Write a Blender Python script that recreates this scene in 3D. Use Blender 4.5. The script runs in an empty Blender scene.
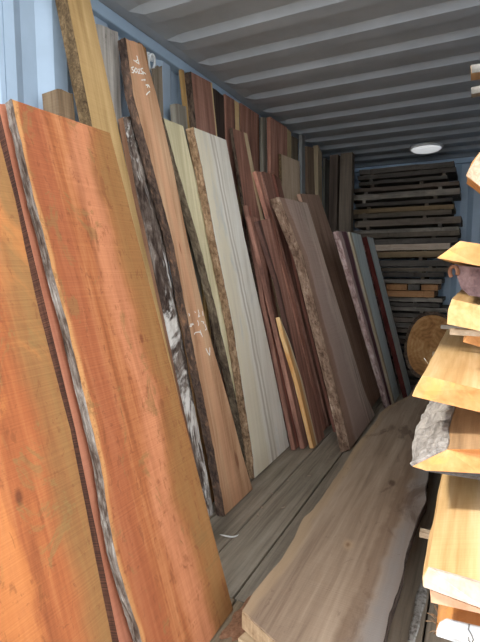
import bpy, bmesh, math, random
from mathutils import Vector, Matrix, noise

random.seed(7)
SC = bpy.context.scene
COL = SC.collection

# ------------------------------------------------------------------ camera
CAM = Vector((1.61, 0.0, 1.19))
FPX, YAW, PITCH = 470.0, math.radians(26.8), math.radians(6.0)
cd = bpy.data.cameras.new('camera')
cd.sensor_fit = 'VERTICAL'
cd.sensor_height = 24.0
cd.lens = FPX / 642.0 * 24.0
cd.clip_start = 0.02
cam = bpy.data.objects.new('camera', cd)
cam.location = CAM
cam.rotation_euler = (math.radians(90) - PITCH, 0, YAW)
COL.objects.link(cam)
SC.camera = cam

# ------------------------------------------------------------------ world, sun, exposure
SC.view_settings.view_transform = 'Standard'
SC.view_settings.look = 'None'
SC.view_settings.gamma = 1.0
SC.view_settings.use_curve_mapping = False
SC.view_settings.exposure = 1.25
w = bpy.data.worlds.new('sky')
SC.world = w
w.use_nodes = True
bg = w.node_tree.nodes['Background']
bg.inputs[0].default_value = (0.92, 0.96, 1.0, 1)
wt = w.node_tree
tcw = wt.nodes.new('ShaderNodeTexCoord'); spw = wt.nodes.new('ShaderNodeSeparateXYZ'); rmp = wt.nodes.new('ShaderNodeMapRange')
wt.links.new(tcw.outputs['Generated'], spw.inputs[0]); wt.links.new(spw.outputs[2], rmp.inputs[0])
rmp.inputs[1].default_value = 0.0; rmp.inputs[2].default_value = 0.6
rmp.inputs[3].default_value = 3.0; rmp.inputs[4].default_value = 0.75       # hazy sky, brighter towards the horizon
wt.links.new(rmp.outputs[0], bg.inputs[1])
sl = bpy.data.lights.new('sun', 'SUN')
sl.energy = 1.6
sl.angle = math.radians(6)
sl.color = (1.0, 0.93, 0.82)
so = bpy.data.objects.new('sun', sl)
SUN_AZ, SUN_EL = math.radians(55), math.radians(48.7)      # from the left, behind the camera
sd = Vector((math.sin(SUN_AZ) * math.cos(SUN_EL), math.cos(SUN_AZ) * math.cos(SUN_EL), -math.sin(SUN_EL)))
so.rotation_euler = sd.to_track_quat('-Z', 'Y').to_euler()
so.location = (-3, -3, 5)
COL.objects.link(so)
SC.cycles.max_bounces = 8
SC.cycles.diffuse_bounces = 6
SC.cycles.use_denoising = True

# ------------------------------------------------------------------ dimensions of the container
W, Y0, Y1, H = 2.35, 1.25, 5.68, 2.39

# ------------------------------------------------------------------ small helpers
_fw = Vector((-math.sin(YAW) * math.cos(PITCH), math.cos(YAW) * math.cos(PITCH), -math.sin(PITCH)))
_rt = _fw.cross(Vector((0, 0, 1))).normalized()
_up = _rt.cross(_fw)
def ray(px, py):
    return _fw + _rt * ((px - 240) / FPX) - _up * ((py - 321) / FPX)
def at_y(px, py, y):
    d = ray(px, py); return CAM + d * ((y - CAM.y) / d.y)
def at_z(px, py, z):
    d = ray(px, py); return CAM + d * ((z - CAM.z) / d.z)
def at_x(px, py, x):
    d = ray(px, py); return CAM + d * ((x - CAM.x) / d.x)

def lin(c):
    out = []
    for v in c:
        v /= 255.0
        out.append(v / 12.92 if v <= 0.04045 else ((v + 0.055) / 1.055) ** 2.4)
    return (*out, 1.0)

def tag(o, label=None, cat=None, group=None, kind=None):
    if label: o['label'] = label
    if cat: o['category'] = cat
    if group: o['group'] = group
    if kind: o['kind'] = kind
    return o

def link(name, me, mat=None, parent=None):
    o = bpy.data.objects.new(name, me)
    COL.objects.link(o)
    if mat is not None:
        me.materials.append(mat)
    if parent is not None:
        o.parent = parent
    return o

def mesh(name, verts, faces, uvs=None, smooth=False):
    me = bpy.data.meshes.new(name)
    me.from_pydata([tuple(v) for v in verts], [], faces)
    me.update()
    if uvs:
        uvl = me.uv_layers.new(name='UVMap')
        for lp in me.loops:
            uvl.data[lp.index].uv = uvs[lp.vertex_index]
    bm = bmesh.new(); bm.from_mesh(me)
    bmesh.ops.recalc_face_normals(bm, faces=bm.faces)
    bm.to_mesh(me); bm.free()
    if smooth:
        for p in me.polygons: p.use_smooth = True
    return me

def n3(x, y, z):
    return noise.noise(Vector((x, y, z)))

def interp(pts, t):
    if len(pts) == 1: return pts[0][1]
    """piecewise linear (and extrapolated) value of s at length t; pts sorted by t"""
    if len(pts) == 1: return pts[0][1]
    for i in range(len(pts) - 1):
        if t <= pts[i + 1][0] or i == len(pts) - 2:
            a, b = pts[i], pts[i + 1]
            if abs(b[0] - a[0]) < 1e-6: return a[1]
            return a[1] + (b[1] - a[1]) * (t - a[0]) / (b[0] - a[0])

# ------------------------------------------------------------------ materials
class NT:
    def __init__(s, name, rough=0.8, spec=0.25):
        s.m = bpy.data.materials.new(name); s.m.use_nodes = True
        s.t = s.m.node_tree; s.b = s.t.nodes['Principled BSDF']
        s.b.inputs['Roughness'].default_value = rough
        s.b.inputs['Specular IOR Level'].default_value = spec
    def n(s, typ, **kw):
        nd = s.t.nodes.new(typ)
        for k, v in kw.items(): setattr(nd, k, v)
        return nd
    def set(s, sock, v):
        if isinstance(v, bpy.types.NodeSocket): s.t.links.new(v, sock)
        else: sock.default_value = v
    def math(s, op, a, b=0.0, c=None, clamp=False):
        nd = s.n('ShaderNodeMath', operation=op, use_clamp=clamp)
        s.set(nd.inputs[0], a); s.set(nd.inputs[1], b)
        if c is not None: s.set(nd.inputs[2], c)
        return nd.outputs[0]
    def noise(s, vec, scale, detail=4, rough=0.55, dist=0.0):
        nd = s.n('ShaderNodeTexNoise')
        s.set(nd.inputs['Vector'], vec)
        nd.inputs['Scale'].default_value = scale; nd.inputs['Detail'].default_value = detail
        nd.inputs['Roughness'].default_value = rough; nd.inputs['Distortion'].default_value = dist
        return nd.outputs['Fac']
    def mapping(s, vec, loc=(0, 0, 0), sc=(1, 1, 1)):
        nd = s.n('ShaderNodeMapping'); s.set(nd.inputs[0], vec)
        nd.inputs['Location'].default_value = loc; nd.inputs['Scale'].default_value = sc
        return nd.outputs[0]
    def ramp(s, fac, stops):
        nd = s.n('ShaderNodeValToRGB'); s.set(nd.inputs[0], fac)
        el = nd.color_ramp.elements
        while len(el) < len(stops): el.new(0.5)
        for e, (p, c) in zip(el, stops): e.position = p; e.color = c
        return nd.outputs[0]
    def mix(s, fac, a, b, mode='MIX'):
        nd = s.n('ShaderNodeMix', data_type='RGBA', blend_type=mode)
        s.set(nd.inputs[0], fac); s.set(nd.inputs[6], a); s.set(nd.inputs[7], b)
        return nd.outputs[2]
    def smooth(s, v, a, b, lo=0.0, hi=1.0):
        nd = s.n('ShaderNodeMapRange', interpolation_type='SMOOTHSTEP')
        s.set(nd.inputs[0], v); nd.inputs[1].default_value = a; nd.inputs[2].default_value = b
        nd.inputs[3].default_value = lo; nd.inputs[4].default_value = hi
        return nd.outputs[0]
    def bump(s, h, strength=0.3, dist=0.01):
        nd = s.n('ShaderNodeBump'); nd.inputs['Strength'].default_value = strength
        nd.inputs['Distance'].default_value = dist; s.set(nd.inputs['Height'], h)
        s.t.links.new(nd.outputs[0], s.b.inputs['Normal'])
    def color(s, c): s.set(s.b.inputs['Base Color'], c)

def mute(c, f):
    g_ = .35 * c[0] + .5 * c[1] + .15 * c[2]
    return tuple(g_ + (v - g_) * (1 - f) for v in c)

_seed = [0]
def wood(name, dark, mid, light, grain=1.0, saw=0.0, bands=(), blots=(), rough=0.78, bump=0.25, contrast=1.0, knots=(), sat=.16):
    """Sawn timber.  bands: (u centre, half width, softness, colour, strength, wobble) across the board (UV u);
    blots: (scale, threshold, softness, colour, strength, stretch); knots: (u, v metres, radius, colour)"""
    _seed[0] += 1
    sd_ = _seed[0] * 3.71
    dark, mid, light = (mute(c, sat) for c in (dark, mid, light))
    g = NT(name, rough)
    tc = g.n('ShaderNodeTexCoord')
    ob = tc.outputs['Object']
    sc1 = (1, .055, 1); sc2 = (1, .14, 1)
    n1 = g.noise(g.mapping(ob, (sd_, sd_ * .3, 1.3), sc1), 26 * grain, 7, .62, .35)
    n2 = g.noise(g.mapping(ob, (sd_ * .7, 2.1, sd_), sc2), 4.5 * grain, 4, .55, .8)
    n4 = g.noise(g.mapping(ob, (sd_ * 2, 7.1, sd_), (1, .03, 1)), 95 * grain, 3, .6, .1)
    f = g.math('ADD', g.math('ADD', g.math('MULTIPLY', n1, .48), g.math('MULTIPLY', n2, .34)), g.math('MULTIPLY', n4, .18))
    k = .125 / contrast
    c = g.ramp(f, [(.5 - k, lin(dark)), (.5, lin(mid)), (.5 + k, lin(light))])
    uv = g.n('ShaderNodeUVMap'); uv.uv_map = 'UVMap'
    sep = g.n('ShaderNodeSeparateXYZ'); g.set(sep.inputs[0], uv.outputs[0])
    if bands:
        wv = g.noise(g.mapping(ob, (sd_, 5.0, 2.0), (.4, .9, .4)), 3.0, 4, .6)
        wv2 = g.math('SUBTRACT', wv, .5)
        for (u, hw, soft, col, st, wob) in bands:
            uu = g.math('ADD', sep.outputs[0], g.math('MULTIPLY', wv2, wob))
            d = g.math('ABSOLUTE', g.math('SUBTRACT', uu, u))
            msk = g.smooth(d, hw, hw + soft, st, 0.0)
            fine = g.smooth(n1, .25, .6, .6, 1.0)
            c = g.mix(g.math('MULTIPLY', msk, fine), c, lin(col))
    for (scale, th, soft, col, st, stretch) in blots:
        bn = g.noise(g.mapping(ob, (sd_ * 1.3, 1.0, 4.0), (1, stretch, 1)), scale, 8, .68, .8)
        c = g.mix(g.smooth(bn, th, th + soft, 0.0, st), c, lin(col))
    for (u, v, r, col) in knots:
        cv = g.n('ShaderNodeCombineXYZ')
        g.set(cv.inputs[0], g.math('SUBTRACT', sep.outputs[0], u)); g.set(cv.inputs[1], g.math('MULTIPLY', g.math('SUBTRACT', sep.outputs[1], v), 1.2))
        ln = g.n('ShaderNodeVectorMath', operation='LENGTH'); g.set(ln.inputs[0], cv.outputs[0])
        dn = g.math('ADD', ln.outputs[1], g.math('MULTIPLY', g.math('SUBTRACT', n2, .5), r * 2.4))
        c = g.mix(g.smooth(dn, r * .3, r * 1.1, .75, 0.0), c, lin(col))
    h = n1
    if saw:
        s_ = g.noise(g.mapping(ob, (sd_, sd_, 0), (1.2, 110, 1.2)), 2.4, 3, .6, .2)
        c = g.mix(g.smooth(s_, .3, .7, saw, 0.0), c, (0.0, 0.0, 0.0, 1), 'SOFT_LIGHT')
        c = g.mix(g.smooth(s_, .35, .7, 0.0, saw * .6), c, (1.0, .9, .75, 1), 'SOFT_LIGHT')
        h = g.math('ADD', n1, g.math('MULTIPLY', s_, .5))
    g.color(c)
    if bump: g.bump(h, bump, .006)
    return g.m

def bark(name, cols, scale=1.0, stretch=.25, bump=.9, patch=None):
    _seed[0] += 1
    sd_ = _seed[0] * 2.93
    g = NT(name, .95, .1)
    ob = g.n('ShaderNodeTexCoord').outputs['Object']
    n1 = g.noise(g.mapping(ob, (sd_, 1, sd_), (1, stretch, 1)), 38 * scale, 7, .7, .7)
    n2 = g.noise(g.mapping(ob, (2, sd_, 1), (1, .5, 1)), 9 * scale, 5, .6, .5)
    f = g.math('ADD', g.math('MULTIPLY', n1, .6), g.math('MULTIPLY', n2, .4))
    k = len(cols)
    c = g.ramp(f, [(.34 + .32 * i / (k - 1), lin(q)) for i, q in enumerate(cols)])
    if patch:
        (sc, th, so_, col) = patch
        pn = g.noise(g.mapping(ob, (sd_, 3, 3), (1, .35, 1)), sc, 6, .65, .8)
        c = g.mix(g.smooth(pn, th, th + so_, 0, .95), c, lin(col))
    g.color(c); g.bump(f, bump, .02)
    return g.m

def plain(name, col, rough=.6, metal=0.0, var=.12, scale=6.0, spec=.4):
    g = NT(name, rough, spec)
    ob = g.n('ShaderNodeTexCoord').outputs['Object']
    n1 = g.noise(ob, scale, 6, .6)
    a = tuple(v * (1 - var) for v in col); b = tuple(min(255, v * (1 + var)) for v in col)
    g.color(g.ramp(n1, [(.3, lin(a)), (.7, lin(b))]))
    g.b.inputs['Metallic'].default_value = metal
    return g.m

# ------------------------------------------------------------------ slabs: rows of left / right edge, a thickness, live edges
def slab_mesh(name, rows, t, bevl=0.0, bevr=0.0, wl=0.0, wr=0.0, wf=9.0, seed=0.0, warp=0.0, top_cut=0.0):
    """rows: (l_left, s_left, l_right, s_right); local x across, y along, z out of the face (face at z=0, back at -t)"""
    V, F, UV = [], [], []
    N = len(rows)
    out = []
    nc = 5
    for i, (ll, sl_, lr, sr) in enumerate(rows):
        jl = wl * (n3(ll * wf, seed, 1.7) + .5 * n3(ll * wf * 3.1, seed, 9.1))
        jr = wr * (n3(lr * wf, seed + 20, 1.7) + .5 * n3(lr * wf * 3.1, seed + 20, 9.1))
        a, b = sl_ + jl, sr + jr
        row = []
        for c in range(nc):
            u = c / (nc - 1)
            l = ll + (lr - ll) * u
            if i == N - 1 and top_cut: l += top_cut * n3(u * 5, seed, 3.3)
            zz = warp * n3(u * 1.4, l * 1.2, seed)
            row.append((a + (b - a) * u, l, zz)); UV.append((u, l))
        for c in range(nc):
            u = 1 - c / (nc - 1)
            l = ll + (lr - ll) * u
            if i == N - 1 and top_cut: l += top_cut * n3(u * 5, seed, 3.3)
            zz = warp * n3(u * 1.4, l * 1.2, seed)
            row.append((a - bevl + (b + bevr - a + bevl) * u, l, -t + zz)); UV.append((u, l))
        V += row
        out.append((row[0], row[-1]))
    K = 2 * nc
    for i in range(N - 1):
        for c in range(K):
            F.append((i * K + c, i * K + (c + 1) % K, (i + 1) * K + (c + 1) % K, (i + 1) * K + c))
    for base, flip in ((0, 0), ((N - 1) * K, 1)):
        for c in range(nc - 1):
            F.append((base + c, base + c + 1, base + K - 2 - c, base + K - 1 - c))
    return mesh(name, V, F, UV), out

def bark_strip(name, edge, mat, parent, thick=.008, rough=.01, wrap=.006, seed=0.0, side=-1, rows_mult=3, fibres=0):
    """a bark skin over a live edge: edge = list of (front, back) points"""
    V, F = [], []
    nc = 6
    E2 = []
    for i in range(len(edge) - 1):
        for k in range(rows_mult):
            q = k / rows_mult
            f = Vector(edge[i][0]).lerp(Vector(edge[i + 1][0]), q); b = Vector(edge[i][1]).lerp(Vector(edge[i + 1][1]), q)
            E2.append((f, b))
    E2.append((Vector(edge[-1][0]), Vector(edge[-1][1])))
    for i, (f, b) in enumerate(E2):
        l = f.y
        d = b - f
        nrm = Vector((side * abs(d.z) if abs(d.z) > 1e-6 else 0, 0, 0))
        nrm = Vector((d.z, 0, -d.x)); nrm.normalize()
        if nrm.x * side < 0: nrm = -nrm
        row = []
        fr = f + Vector((-side * wrap * (.6 + .9 * n3(l * 23, seed, 4)), 0, .0016))
        row.append(fr)
        for c in range(nc):
            q = c / (nc - 1)
            p = f.lerp(b, q)
            bulge = math.sin(math.pi * (.1 + .8 * q))
            dis = thick * (.35 + .65 * bulge) + rough * (n3(l * 18, q * 3 + seed, 2) + .7 * n3(l * 60, q * 7 + seed, 5))
            row.append(p + nrm * max(.0015, dis) + Vector((0, 0, .0012 if c == 0 else 0)))
        row.append(b - nrm * .002)
        row.append(f - nrm * .004 + Vector((0, 0, -.003)))
        V += row
    K = nc + 3
    for i in range(len(E2) - 1):
        for c in range(K):
            F.append((i * K + c, i * K + (c + 1) % K, (i + 1) * K + (c + 1) % K, (i + 1) * K + c))
    F.append(tuple(range(K))); F.append(tuple((len(E2) - 1) * K + c for c in range(K)))
    return link(name, mesh(name, V, F), mat, parent)

BOARDS = {}
def board(name, label, xf, k, t, L, R, mat, group=None, cat='board', barkm=None, bevl=0.0, bevr=0.0, wl=.002, wr=.002, wf=7.0,
          bthick=.008, brough=.008, wrap=.006, zoff=0.0, warp=0.0, bark_r=None, top_cut=0.0, ext=0.0, part='bark_edge', lift=0.0, zt=None):
    """A board leaning on the left wall.  Face plane x = xf - k*(z-z0), L / R = pixels down the two front edges."""
    m = math.sqrt(1 + k * k)
    z0 = t * k / m + .001 + lift
    if zt is not None:                        # hidden foot: anchored at its top, edges square to the floor
        xf = at_z(*R[0], zt).x + k * (zt - z0)
        L, R = L[:1], R[:1]
    X = Vector((0, 1, 0)); Yv = Vector((-k, 0, 1)) / m; Z = Vector((1, 0, k)) / m
    P0 = Vector((xf, 0, z0))
    def loc(p):
        if len(p) == 3:                       # (y, l, None): given directly
            return (p[1], p[0])
        d = ray(*p); q = CAM + d * ((P0 - CAM).dot(Z) / d.dot(Z))
        v = q - P0
        return (v.dot(Yv), v.dot(X))
    lp = sorted(loc(p) for p in L); rp = sorted(loc(p) for p in R)
    tl, tr = lp[-1][0] + ext, rp[-1][0] + ext
    yb = (interp(lp, 0) + interp(rp, 0)) / 2
    N = max(10, int(max(tl, tr) / .045))
    rows = []
    for i in range(N + 1):
        a = tl * i / N; b = tr * i / N
        rows.append((a, interp(lp, a) - yb, b, interp(rp, b) - yb))
    seed = xf * 13 + yb * 7
    me, edge = slab_mesh(name, rows, t, bevl, bevr, wl, wr, wf, seed, warp, top_cut)
    o = link(name, me, mat)
    o.matrix_world = Matrix(((X.x, Yv.x, Z.x, xf), (X.y, Yv.y, Z.y, yb), (X.z, Yv.z, Z.z, z0), (0, 0, 0, 1)))
    tag(o, label, cat, group)
    if barkm: bark_strip(part, edge, barkm, o, bthick, brough, wrap, seed)
    BOARDS[label] = dict(o=o, loc=loc, yb=yb, m=m)
    if DEBUG:
        print('BOARD', label[:40], 'y bottom %.2f..%.2f top %.2f..%.2f len %.2f/%.2f topx %.2f topz %.2f' % (
            rows[0][1] + yb, rows[0][3] + yb, rows[-1][1] + yb, rows[-1][3] + yb, tl, tr, xf - k / m * tr, z0 + max(tl, tr) / m))
    return o
DEBUG = False

def tube(name, pts, r, mat, parent=None, seg=8, closed=False, taper=None):
    V, F = [], []
    n = len(pts)
    for i, p in enumerate(pts):
        p = Vector(p)
        a = Vector(pts[(i - 1) % n if closed else max(0, i - 1)]); b = Vector(pts[(i + 1) % n if closed else min(n - 1, i + 1)])
        d = (b - a).normalized()
        u = d.orthogonal().normalized() if i == 0 else (u_ - d * u_.dot(d)).normalized()
        u_ = u
        v = d.cross(u)
        rr = r * (taper(i / (n - 1)) if taper else 1)
        for s in range(seg):
            an = 2 * math.pi * s / seg
            V.append(p + (u * math.cos(an) + v * math.sin(an)) * rr)
    for i in range(n if closed else n - 1):
        for s in range(seg):
            j = (i + 1) % n
            F.append((i * seg + s, i * seg + (s + 1) % seg, j * seg + (s + 1) % seg, j * seg + s))
    if not closed:
        F.append(tuple(range(seg))); F.append(tuple((n - 1) * seg + s for s in range(seg)))
    return link(name, mesh(name, V, F, smooth=True), mat, parent)

def box(name, lo, hi, mat, parent=None, bevel=0.0, origin=None):
    lo = Vector(lo); hi = Vector(hi)
    c = origin if origin is not None else Vector(((lo.x + hi.x) / 2, (lo.y + hi.y) / 2, lo.z))
    bm = bmesh.new()
    bmesh.ops.create_cube(bm, size=1)
    for v in bm.verts:
        v.co = Vector((lo.x + (v.co.x + .5) * (hi.x - lo.x), lo.y + (v.co.y + .5) * (hi.y - lo.y), lo.z + (v.co.z + .5) * (hi.z - lo.z))) - c
    if bevel: bmesh.ops.bevel(bm, geom=bm.edges[:], offset=bevel, segments=2, profile=.5, affect='EDGES')
    me = bpy.data.meshes.new(name); bm.to_mesh(me); bm.free()
    o = link(name, me, mat, parent)
    o.location = c
    return o

# ================================================================== THE SETTING
M_wall = plain('painted steel wall', (150, 168, 186), .5, 0, .05, 3.0)
M_ceil = plain('painted steel roof', (160, 168, 177), .45, 0, .06, 3.0)
M_rail = plain('painted steel rail', (150, 172, 194), .45, 0, .05, 3.0)

def corrugated_wall(name, x0, y0, y1, z0, z1, out, mat, along='y', start=0.0, pitch=.254, depth=.036, thick=.004):
    flat_a, slope, flat_b = .07, .057, .07
    prof = []
    y = start
    while y < y1 + pitch:
        prof += [(y, 0), (y + slope, 1), (y + slope + flat_b, 1), (y + 2 * slope + flat_b, 0)]
        y += pitch
    y = start - pitch
    pre = []
    while y > y0 - pitch:
        pre = [(y, 0), (y + slope, 1), (y + slope + flat_b, 1), (y + 2 * slope + flat_b, 0)] + pre
        y -= pitch
    prof = pre + prof
    ys = sorted(p for p in prof)
    def dep(v):
        for a, b in zip(ys, ys[1:]):
            if a[0] <= v <= b[0]: return a[1] + (b[1] - a[1]) * (v - a[0]) / max(1e-9, b[0] - a[0])
        return 0
    cut = [y0] + [p[0] for p in ys if y0 < p[0] < y1] + [y1]
    V, F = [], []
    for v in cut:
        d = dep(v) * depth
        for zz in (z0, z1):
            for e in (0, thick):
                q = x0 + out * (d + e)
                V.append((q, v, zz) if along == 'y' else (v, q, zz))
    for i in range(len(cut) - 1):
        a, b = i * 4, i * 4 + 4
        F += [(a, b, b + 2, a + 2), (a + 1, a + 3, b + 3, b + 1), (a, a + 1, b + 1, b), (a + 2, b + 2, b + 3, a + 3)]
    F += [(0, 2, 3, 1), tuple(len(V) - 4 + q for q in (0, 1, 3, 2))]
    o = link(name, mesh(name, V, F), mat)
    return tag(o, kind='structure')

corrugated_wall('wall_left', 0, Y0, Y1 + .04, -.02, H, -1, M_wall, 'y', 1.296)
corrugated_wall('door_1', 0, .03, Y0 - .004, -.02, H - .01, -1, M_wall, 'y', 1.296)     # the left door leaf, swung open in line with the wall
corrugated_wall('wall_right', W, Y0, Y1 + .04, -.02, H, 1, M_wall, 'y', 1.296)
corrugated_wall('wall_back', Y1, -.04, W + .04, -.02, H, 1, M_wall, 'x', 0.07)

# ceiling: stamped corrugated roof that flattens out beside the two side rails
def roof():
    pitch, dp = .308, .028      # 1 = high pan, 0 = low rib
    xs = [-.03, .05, .085, .15, .22, W - .22, W - .15, W - .085, W - .05, W + .03]
    tp = [0, 0, 0, .82, 1, 1, .82, 0, 0, 0]
    ycut = []
    ph = 2.51 - .178
    y = ph - 8 * pitch
    while y < Y1 + pitch:
        ycut += [(y, 1), (y + .140, 1), (y + .178, 0), (y + .266, 0)]
        y += pitch
    def dv(v):
        for a, b in zip(ycut, ycut[1:]):
            if a[0] <= v <= b[0]: return a[1] + (b[1] - a[1]) * (v - a[0]) / (b[0] - a[0])
        return 1
    cut = [Y0] + [p[0] for p in ycut if Y0 < p[0] < Y1 + .04] + [Y1 + .04]
    V, F = [], []
    for v in cut:
        d = dv(v)
        for x, q in zip(xs, tp):
            z = H + dp * (.5 + (d - .5) * q)
            V += [(x, v, z), (x, v, z + .004)]
    n = len(xs)
    for i in range(len(cut) - 1):
        for j in range(n - 1):
            a = (i * n + j) * 2; b = a + 2; c = ((i + 1) * n + j) * 2; d = c + 2
            F += [(a, b, d, c), (a + 1, c + 1, d + 1, b + 1)]
    for i in range(len(cut) - 1):
        for j in (0, n - 1):
            a = (i * n + j) * 2; c = ((i + 1) * n + j) * 2
            F.append((a, a + 1, c + 1, c))
    for i in (0, len(cut) - 1):
        for j in range(n - 1):
            a = (i * n + j) * 2; b = a + 2
            F.append((a, b, b + 1, a + 1))
    o = link('ceiling', mesh('ceiling', V, F), M_ceil)
    tag(o, kind='structure')
roof()
for nm, xa, xb in (('trim_1', -.035, .03), ('trim_2', W - .03, W + .035)):
    tag(box(nm, (xa, Y0, H - .045), (xb, Y1 + .03, H + .012), M_rail, bevel=.006), kind='structure')
tag(box('trim_3', (-.03, Y1 - .03, H - .05), (W + .03, Y1 + .035, H + .012), M_rail, bevel=.006), kind='structure')

# floor: weathered planks running into the container
M_floor = wood('weathered floor planks', (106, 95, 80), (152, 139, 120), (182, 168, 148), 1.2, .08, blots=((3.2, .55, .2, (116, 104, 88), .6, .4), (14, .6, .1, (168, 156, 138), .5, .5)), bump=.4, contrast=.75)
M_floor_near = wood('lighter front floor planks', (120, 100, 76), (166, 144, 114), (192, 170, 138), 1.0, .1, blots=((4, .55, .2, (128, 104, 82), .6, .4),), bump=.4)
def planks(name, edges, y0, y1, mat, zt=0.0):
    V, F, UV = [], [], []
    for a, b in zip(edges, edges[1:]):
        g = .0035
        dz = random.uniform(-.003, .0)
        base = len(V)
        n = 12
        for i in range(n + 1):
            y = y0 + (y1 - y0) * i / n
            e = .0015
            ja = .002 * n3(y * 4, a, 1); jb = .002 * n3(y * 4, b, 2)
            for (x, z) in ((a + g + ja, zt - .03), (a + g + ja, zt + dz - e * 2), (a + g + e * 2 + ja, zt + dz), (b - g - e * 2 + jb, zt + dz), (b - g + jb, zt + dz - e * 2), (b - g + jb, zt - .03)):
                V.append((x, y, z)); UV.append(((x - a) / (b - a), y + a * 7))
        for i in range(n):
            for c in range(6):
                F.append((base + i * 6 + c, base + i * 6 + (c + 1) % 6, base + (i + 1) * 6 + (c + 1) % 6, base + (i + 1) * 6 + c))
        F.append(tuple(base + c for c in range(6))); F.append(tuple(base + n * 6 + c for c in range(6)))
    return V, F, UV
V, F, UV = planks('floor', [-.02, .17, .34, .5, .675, .862, 1.04, 1.2, 1.36, 1.505, 1.69, 1.87, 2.05, 2.2, 2.37], 1.425, Y1 + .03, M_floor)
fl = link('floor', mesh('floor', V, F, UV), M_floor); tag(fl, kind='structure')
V, F, UV = planks('floor_front', [-.02, .2, .44, .66, .875, 1.08, 1.29, 1.505, 1.72, 1.96, 2.16, 2.37], .2, 1.42, M_floor_near)
fl2 = link('floor', mesh('floor_front', V, F, UV), M_floor_near); tag(fl2, kind='structure')
M_sub = plain('dark underfloor', (40, 36, 32), .9)
tag(box('trim_4', (-.03, .2, -.06), (W + .03, Y1 + .04, -.031), M_sub), kind='structure')
tag(box('gap_sun_block', (-.09, Y0 - .06, -.02), (-.043, Y0 + .05, H), M_rail), kind='structure')  # unseen strip added to stop sun leaking between door leaf and wall
# the yard outside the open doors
g_ = NT('gravel yard', .95, .1)
gn = g_.noise(g_.n('ShaderNodeTexCoord').outputs['Object'], 25, 8, .7)
g_.color(g_.ramp(gn, [(.3, lin((150, 146, 138))), (.7, lin((196, 192, 184)))]))
yard = link('ground', mesh('ground', [(-14, -14, -.3), (14, -14, -.3), (14, 14, -.3), (-14, 14, -.3)], [(0, 1, 2, 3)]), g_.m)
tag(yard, kind='structure')

# ================================================================== BOARDS LEANING ON THE LEFT WALL
SAW = 'sawn boards leaning on the left wall'
olive = (150, 118, 62)
M_A = wood('orange timber olive stain', (128, 68, 38), (162, 92, 52), (184, 116, 70), .8, .14, sat=.06, bands=((.99, .08, .16, (130, 104, 64), .75, .3),),
           blots=((9, .575, .05, (134, 106, 66), .6, .6), (26, .6, .05, (150, 104, 66), .35, .5), (3.5, .56, .12, (196, 126, 72), .6, .3), (46, .58, .06, (112, 66, 38), .4, .5)), knots=((.62, .72, .03, (90, 50, 32)),))
M_B = wood('orange red sawn timber', (126, 70, 40), (160, 94, 55), (184, 121, 78), 1.0, .16, sat=.06,
           bands=((.0, .03, .025, (200, 150, 96), .75, .08), (.98, .12, .28, (134, 104, 62), .7, .45), (.17, .05, .10, (146, 80, 54), .55, .15), (.58, .05, .12, (206, 142, 106), .5, .35)),
           blots=((9, .575, .05, (134, 102, 64), .6, .6), (22, .6, .05, (122, 74, 46), .5, .35), (50, .57, .06, (110, 62, 38), .4, .5), (5, .6, .1, (196, 128, 92), .35, .25)), knots=((.72, 1.0, .022, (110, 60, 38)),))
M_C = wood('smooth red brown timber', (150, 84, 58), (178, 106, 76), (194, 124, 92), 1.0, .1)
M_rope = bark('grey fibrous bark', [(44, 32, 26), (96, 80, 70), (150, 138, 128), (196, 188, 180)], 2.0, .12, 1.0)
M_dkbark = bark('dark rough bark', [(38, 30, 27), (70, 58, 50), (104, 88, 76), (140, 118, 96)], 1.2, .4)
M_tanbark = bark('tan rough bark', [(70, 54, 40), (118, 94, 72), (160, 132, 104), (186, 160, 132)], 1.8, .5)
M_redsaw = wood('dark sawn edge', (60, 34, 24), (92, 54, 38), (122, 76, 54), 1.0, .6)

A = board('live_edge_board', 'orange slab with olive stains, nearest the camera at the left border of the photo', .955, .31, .05,
          [(.40, 1.75, None), (.36, 0.0, None)], [(-5, 122), (17, 207), (37, 304), (70, 428), (112, 642)], M_A, SAW, 'slab', wl=.004, wr=.0015)
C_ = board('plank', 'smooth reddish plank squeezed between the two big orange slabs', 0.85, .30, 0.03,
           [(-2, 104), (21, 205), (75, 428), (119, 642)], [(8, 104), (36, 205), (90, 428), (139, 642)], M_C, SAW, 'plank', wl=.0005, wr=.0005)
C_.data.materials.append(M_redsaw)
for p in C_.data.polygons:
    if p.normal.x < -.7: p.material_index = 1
B = board('live_edge_board', 'wide orange-red slab with a stringy grey bark edge and saw marks', .895, .30, .026,
          [(11, 99), (26, 170), (47, 250), (77, 367), (100, 464), (115, 558), (141, 642)], [(110, 133), (158, 318), (230, 598)], M_B, SAW, 'slab',
          barkm=M_rope, bevl=.0, wl=.004, wr=.0015, wf=9, bthick=.002, brough=.005, wrap=.003)

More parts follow.
